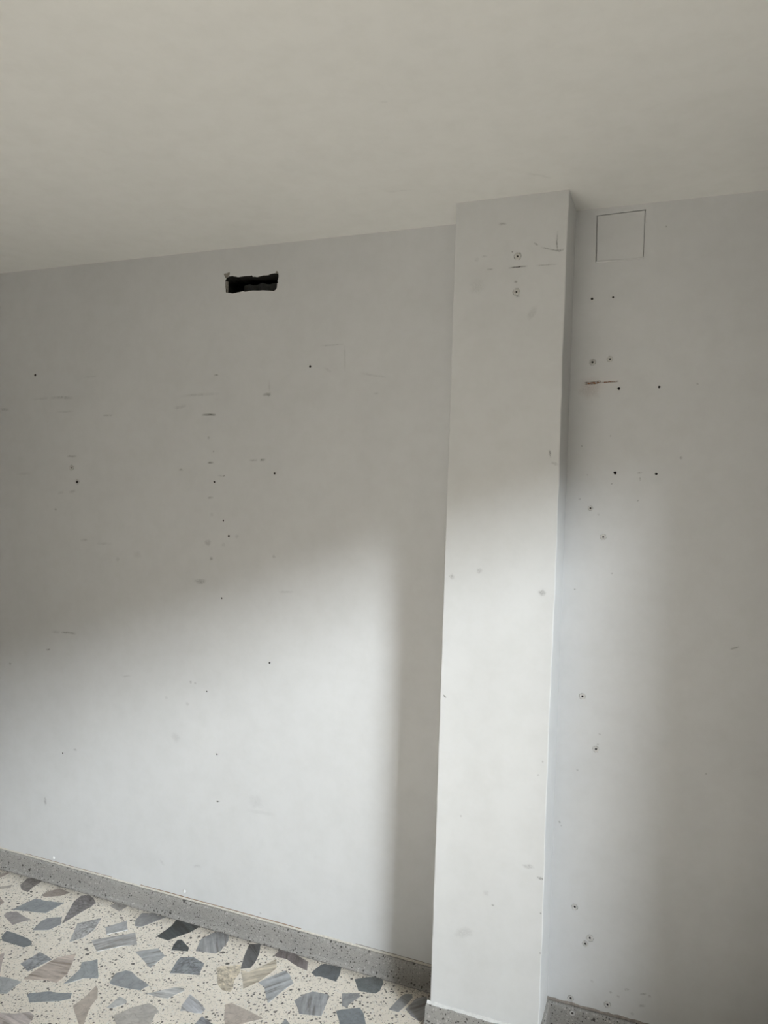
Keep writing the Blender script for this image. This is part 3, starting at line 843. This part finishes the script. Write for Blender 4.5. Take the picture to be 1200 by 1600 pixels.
def chip_mesh(name, loop, h=0.0009):
    n = len(loop)
    cx = sum(q[0] for q in loop) / n
    cy = sum(q[1] for q in loop) / n
    v = [(a - cx, b - cy, 0.0) for a, b in loop] + [((a - cx) * 0.985, (b - cy) * 0.985, h) for a, b in loop]
    top = tuple(range(n, 2 * n))
    f = [(k, (k + 1) % n, n + (k + 1) % n, n + k) for k in range(n)] + [top]
    area = sum(loop[k][0] * loop[(k + 1) % n][1] - loop[(k + 1) % n][0] * loop[k][1] for k in range(n))
    if area < 0:
        f = [q[::-1] for q in f]
    return v, f, cx, cy


def rough_loop(loop):
    """break long straight edges a little, as sawn and broken marble does"""
    out = []
    for k, (a, b) in enumerate(loop):
        c, d = loop[(k + 1) % len(loop)]
        out.append((a, b))
        l = math.dist((a, b), (c, d))
        if l > 0.05:
            j = l * 0.018
            out.append(((a + c) / 2 + random.uniform(-j, j), (b + d) / 2 + random.uniform(-j, j)))
    return out


placed = []
def add_chip(loop, colour, mode):
    v, f, cx, cy = chip_mesh('marble_chip', rough_loop(loop))
    o = mesh_obj('marble_chip', v, f, M_MARBLE[mode], floor)
    o.location = (cx, cy, 0.0)
    o.color = (*chip_colour(colour), 1.0)
    placed.append((cx, cy, max(math.dist((a, b), (0, 0)) for a, b, _ in v)))


for loop, colour, mode in CHIPS:
    add_chip(loop, colour, mode)


# chips of the same kind on the floor beyond the picture's edge: the nearest as pieces, the rest joined
def in_view(x, y):
    return x > -2.66 - 1.15 * y and y > -0.678 + (x + 1.816) * 0.44 - 0.05 and x < -0.6


tones = [c for _, c, _ in CHIPS]
beyond = []
spots = list(placed)
for _ in range(26000):
    if len(beyond) > 520:
        break
    x, y = random.uniform(-3.7, 1.2), random.uniform(-1.9, -0.06)
    if in_view(x, y) or (PX0 - 0.07 < x < PX1 + 0.07 and y > -PD - 0.07) or (x > 0.27 and y > -0.28):
        continue
    r = random.uniform(0.032, 0.075)
    if any(abs(x - a) < 0.16 and math.dist((x, y), (a, b)) < (r + c) * 0.80 for a, b, c in spots):
        continue
    n = random.choice((4, 5, 5, 6))
    an, st = random.uniform(0, 6.28), random.uniform(0.5, 0.9)
    loop = []
    for k in range(n):
        t = 2 * math.pi * (k + random.uniform(-.25, .25)) / n
        u, w = r * math.cos(t) * random.uniform(.8, 1.1), r * st * math.sin(t) * random.uniform(.8, 1.1)
        loop.append((x + u * math.cos(an) - w * math.sin(an), y + u * math.sin(an) + w * math.cos(an)))
    if max(q[1] for q in loop) > -0.03:
        continue
    spots.append((x, y, r))
    beyond.append((math.dist((x, y), (-1.3, -0.5)), loop, random.choice(tones), random.choice('spmp')))
beyond.sort(key=lambda q: q[0])
for _, loop, colour, mode in beyond[:240]:
    add_chip(loop, colour, mode)
jv, jf, jc = [], [], []
for _, loop, colour, mode in beyond[240:]:
    v, f, cx, cy = chip_mesh('marble_chip', rough_loop(loop))
    n0 = len(jv)
    jv += [(a + cx, b + cy, c) for a, b, c in v]
    jf += [tuple(i + n0 for i in q) for q in f]
    jc += [(*chip_colour(colour), 1.0)] * len(v)
if jv:
    o = mesh_obj('marble_chippings', jv, jf, marble('marble_chip_joined', 's', True), floor)
    at = o.data.attributes.new('tone', 'FLOAT_COLOR', 'POINT')
    at.data.foreach_set('color', [q for c in jc for q in c])
    o['kind'] = 'stuff'

# ------------------------------------------------------------------ scuffs, scratches, stains
PLANES = {'w': lambda a, b: (a, -0.0004, b), 'p': lambda a, b: (a, -PD - 0.0004, b), 'c': lambda a, b: (a, b, H - 0.0004),
          'f': lambda a, b: (a, b, 0.0006)}


def mark_data(points, w, strength):
    v, f, al = [], [], []
    span = math.dist(points[0], points[-1])
    if len(points) == 1 or w > 0.3 * span:
        x, z = ((points[0][0] + points[-1][0]) / 2, (points[0][1] + points[-1][1]) / 2)
        n = 14
        ax, (dx, dz) = 1.0, (1.0, 0.0)
        if len(points) > 1:
            ax = max(1.0, 0.75 * span / w)
            dx, dz = (points[-1][0] - points[0][0]) / span, (points[-1][1] - points[0][1]) / span
        rr = [random.uniform(0.75, 1.2) for _ in range(n)]
        v.append((x, z)); al.append(strength * 1.1)
        for frac, a in ((0.5, strength * 0.8), (1.0, 0.0)):
            for k in range(n):
                u_ = ax * w * frac * rr[k] * math.cos(6.2832 * k / n)
                t_ = w * frac * rr[k] * 0.85 * math.sin(6.2832 * k / n)
                v.append((x + u_ * dx - t_ * dz, z + u_ * dz + t_ * dx))
                al.append(a)
        for k in range(n):
            k2 = (k + 1) % n
            f.append((0, 1 + k, 1 + k2))
            f.append((1 + k, 1 + n + k, 1 + n + k2, 1 + k2))
        return v, f, al
    dense = []
    for a, b in zip(points[:-1], points[1:]):
        m = max(3, int(math.dist(a, b) / 0.008))
        dense += [(a[0] + (b[0] - a[0]) * k / m, a[1] + (b[1] - a[1]) * k / m) for k in range(m)]
    dense.append(points[-1])
    n = len(dense)
    for k, q in enumerate(dense):
        p0, p1 = dense[max(0, k - 1)], dense[min(n - 1, k + 1)]
        d = Vector((p1[0] - p0[0], p1[1] - p0[1])).normalized()
        nx, nz = -d.y, d.x
        t = k / (n - 1)
        end = min(1.0, min(t, 1 - t) * 3.2 + 0.08)
        a = strength * end * random.uniform(0.45, 1.1)
        off = random.uniform(-.12, .12) * w
        for s, al_ in ((-1, 0), (-0.35, a), (0.35, a), (1, 0)):
            v.append((q[0] + nx * (w * 0.8 * s + off), q[1] + nz * (w * 0.8 * s + off)))
            al.append(al_)
    for k in range(n - 1):
        for s in range(3):
            a, b = 4 * k + s, 4 * (k + 1) + s
            f.append((a, b, b + 1, a + 1))
    return v, f, al


def mark_obj(name, surf, v, f, al, mat, parent):
    o = mesh_obj(name, [PLANES[surf](a, b) for a, b in v], f, mat, parent)
    at = o.data.attributes.new('wear', 'FLOAT', 'POINT')
    at.data.foreach_set('value', al)
    return o


PARENT = {'w': wall_back, 'p': pillar, 'c': bpy.data.objects['ceiling'], 'f': floor}
faint = {}
for surf, points, w, strength, tint in MARKS:
    v, f, al = mark_data(points, w, strength)
    length = sum(math.dist(a, b) for a, b in zip(points[:-1], points[1:])) if len(points) > 1 else 2 * w
    al = [min(1.0, a * (1.9 if tint == 'r' else 1.25)) for a in al]
    if tint == 'r':
        o = mark_obj('rust_streak', surf, v, f, al, M_RUST, PARENT[surf])
        o['label'] = 'rusty brown crack stain'
    elif length >= 0.02 and strength >= 0.28:
        mark_obj('scratch' if len(points) > 1 else 'smudge', surf, v, f, al, M_SCUFF, PARENT[surf])
    else:
        V, F, A = faint.setdefault(surf, ([], [], []))
        n0 = len(V)
        V += v
        F += [tuple(i + n0 for i in q) for q in f]
        A += al
for surf, (V, F, A) in faint.items():
    o = mark_obj('faint_scuffs', surf, V, F, A, M_SCUFF, PARENT[surf])
    o['kind'] = 'stuff'
# grime along the skirting
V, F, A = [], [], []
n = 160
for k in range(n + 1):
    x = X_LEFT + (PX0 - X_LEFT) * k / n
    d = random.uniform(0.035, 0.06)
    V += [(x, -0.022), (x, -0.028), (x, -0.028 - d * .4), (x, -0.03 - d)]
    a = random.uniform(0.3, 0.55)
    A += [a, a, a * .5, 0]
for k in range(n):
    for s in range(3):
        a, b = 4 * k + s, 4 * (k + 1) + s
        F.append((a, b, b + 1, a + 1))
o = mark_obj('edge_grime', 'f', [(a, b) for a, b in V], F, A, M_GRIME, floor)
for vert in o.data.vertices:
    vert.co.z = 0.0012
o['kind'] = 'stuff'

# ------------------------------------------------------------------ wall plugs, filled nail heads, cover plate
def wall_plug(x, y, z, r, R, label, group):
    n, m = 18, 4
    prof = [(r * 0.9, 0.004), (r * 1.15, -0.0016), ((r + R) / 2, -0.0022), (R * 0.93, -0.0013), (R, 0.0)]
    v, f = [], []
    for k in range(n):
        t = 2 * math.pi * k / n
        w = 1 + random.uniform(-.10, .10)
        for i, (q, d) in enumerate(prof):
            qq = q * (w if i >= 2 else 1)
            v.append((qq * math.cos(t), d * random.uniform(0.8, 1.2), qq * math.sin(t)))
    L = len(prof)
    for k in range(n):
        for i in range(L - 1):
            a, b = k * L + i, ((k + 1) % n) * L + i
            f.append((a, a + 1, b + 1, b))
    root = mesh_obj('wall_plug', v, f, M_PLUG, None)
    root.location = (x, y, z)
    bm = bmesh.new()
    bm.from_mesh(root.data)
    bmesh.ops.recalc_face_normals(bm, faces=bm.faces)
    bm.to_mesh(root.data)
    bm.free()
    thing(root, label, 'wall plug', group)
    # chipped paint ring left around the collar
    V, F, A = [], [], []
    for k in range(n):
        t = 2 * math.pi * k / n
        a = random.choice((0.0, 0.25, 0.5, 0.6))
        for q, al in ((R * 0.92, a * .3), (R * 1.05, a), (R * 1.30, 0.0)):
            V.append((q * math.cos(t), -0.0009, q * math.sin(t)))
            A.append(al)
    for k in range(n):
        for i in range(2):
            a, b = k * 3 + i, ((k + 1) % n) * 3 + i
            F.append((a, b, b + 1, a + 1))
    o = mesh_obj('chipped_rim', V, F, M_SCUFF, root)
    at = o.data.attributes.new('wear', 'FLOAT', 'POINT')
    at.data.foreach_set('value', A)
    return root


PLUG_LABELS = {
    2: 'ringed wall plug just above the rust streak, the one nearer the pillar',
    3: 'ringed wall plug just above the rust streak, the one farther from the pillar',
    8: 'small wall plug below the dark screw-hole pair, higher of two',
    9: 'wall plug below the dark screw-hole pair, lower of two',
    10: 'wall plug alone at mid height of the wall, close beside the pillar',
    11: 'wall plug with a chipped top, alone below the middle of the wall',
    12: 'wall plug a little above the diagonal pair low on the wall',
    13: 'larger plug of the diagonal pair low on the wall',
    14: 'smaller plug of the diagonal pair low on the wall',
    15: 'wall plug just above the skirting, close beside the pillar',
    16: 'wall plug just above the skirting, standing away from the pillar',
    17: 'scuffed wall plug on the pillar, above the pencil line',
    18: 'wall plug on the pillar, below the pencil line',
    21: 'tiny wall plug on the long wall above a dark smudged hole',
}
for k, (s, x, z, r, R) in enumerate(HOLES):
    if R > 0:
        wall_plug(x, 0.0 if s == 'w' else -PD, z, r, R, PLUG_LABELS[k],
                  'plugs in the pillar' if s == 'p' else 'plugs in the wall')

# the plug driven through the skirting beside the pillar: a flat disc carries the bore's shade as dark colour
pl = wall_plug(-0.2217, -0.0117, 0.0563, 0.0035, 0.0085, 'wall plug set in the grey skirting beside the pillar', 'plugs in the wall')
bore_disc = MB()
cc = circle(0, 0, 0.0036, 12)
bore_disc.add([(a, 0.0008 - 0.0014, b) for a, b in cc], [tuple(range(12))])
bore_disc.build('bore_shade_disc', M_DUST, pl)

for (x, z, lab) in ((-2.2995, 0.0925, 'small white filled nail head above the skirting near the far end'),
                    (-1.6569, 0.1005, 'small white filled nail head above the skirting halfway along the wall')):
    n, v, f = 10, [], []
    prof = [(0.0062, 0.0), (0.0055, -0.002), (0.003, -0.0034)]
    for q, d in prof:
        v += [(q * math.cos(6.2832 * k / n) * random.uniform(.85, 1.1), d, q * math.sin(6.2832 * k / n) * random.uniform(.9, 1.15)) for k in range(n)]
    v.append((0, -0.0036, 0))
    for i in range(2):
        f += [(i * n + k, i * n + (k + 1) % n, (i + 1) * n + (k + 1) % n, (i + 1) * n + k) for k in range(n)]
    f += [(2 * n + k, 2 * n + (k + 1) % n, 3 * n) for k in range(n)]
    o = mesh_obj('nail_head', v, f, M_BEAD_W)
    o.location = (x, 0, z)
    thing(o, lab, 'nail head', 'filled nail heads')

v, f = [], []
inn = [(pcx + (a - pcx) * 0.975, pcz + (b - pcz) * 0.975) for a, b in PLATE]
v = [(a - pcx, 0.011, b - pcz) for a, b in PLATE] + [(a - pcx, 0.0004, b - pcz) for a, b in PLATE] + [(a - pcx, -0.0010, b - pcz) for a, b in inn]
for i in range(2):
    for k in range(4):
        f.append((i * 4 + k, i * 4 + (k + 1) % 4, (i + 1) * 4 + (k + 1) % 4, (i + 1) * 4 + k))
f.append((8, 9, 10, 11))
plate = mesh_obj('cover_plate', v, f, M_WALL)
plate.location = (pcx, 0, pcz)
bm = bmesh.new()
bm.from_mesh(plate.data)
bmesh.ops.recalc_face_normals(bm, faces=bm.faces)
bm.to_mesh(plate.data)
bm.free()
thing(plate, 'square painted cover plate set in the wall under the ceiling', 'cover plate')
# filler smeared along its lower edge
bead('filler_smear', PLATE[3][0] - pcx - 0.002, PLATE[2][0] - pcx + 0.002, PLATE[3][1] - pcz - 0.006, PLATE[3][1] - pcz + 0.001, -0.0006, M_WALL, plate, thick=0.0022)
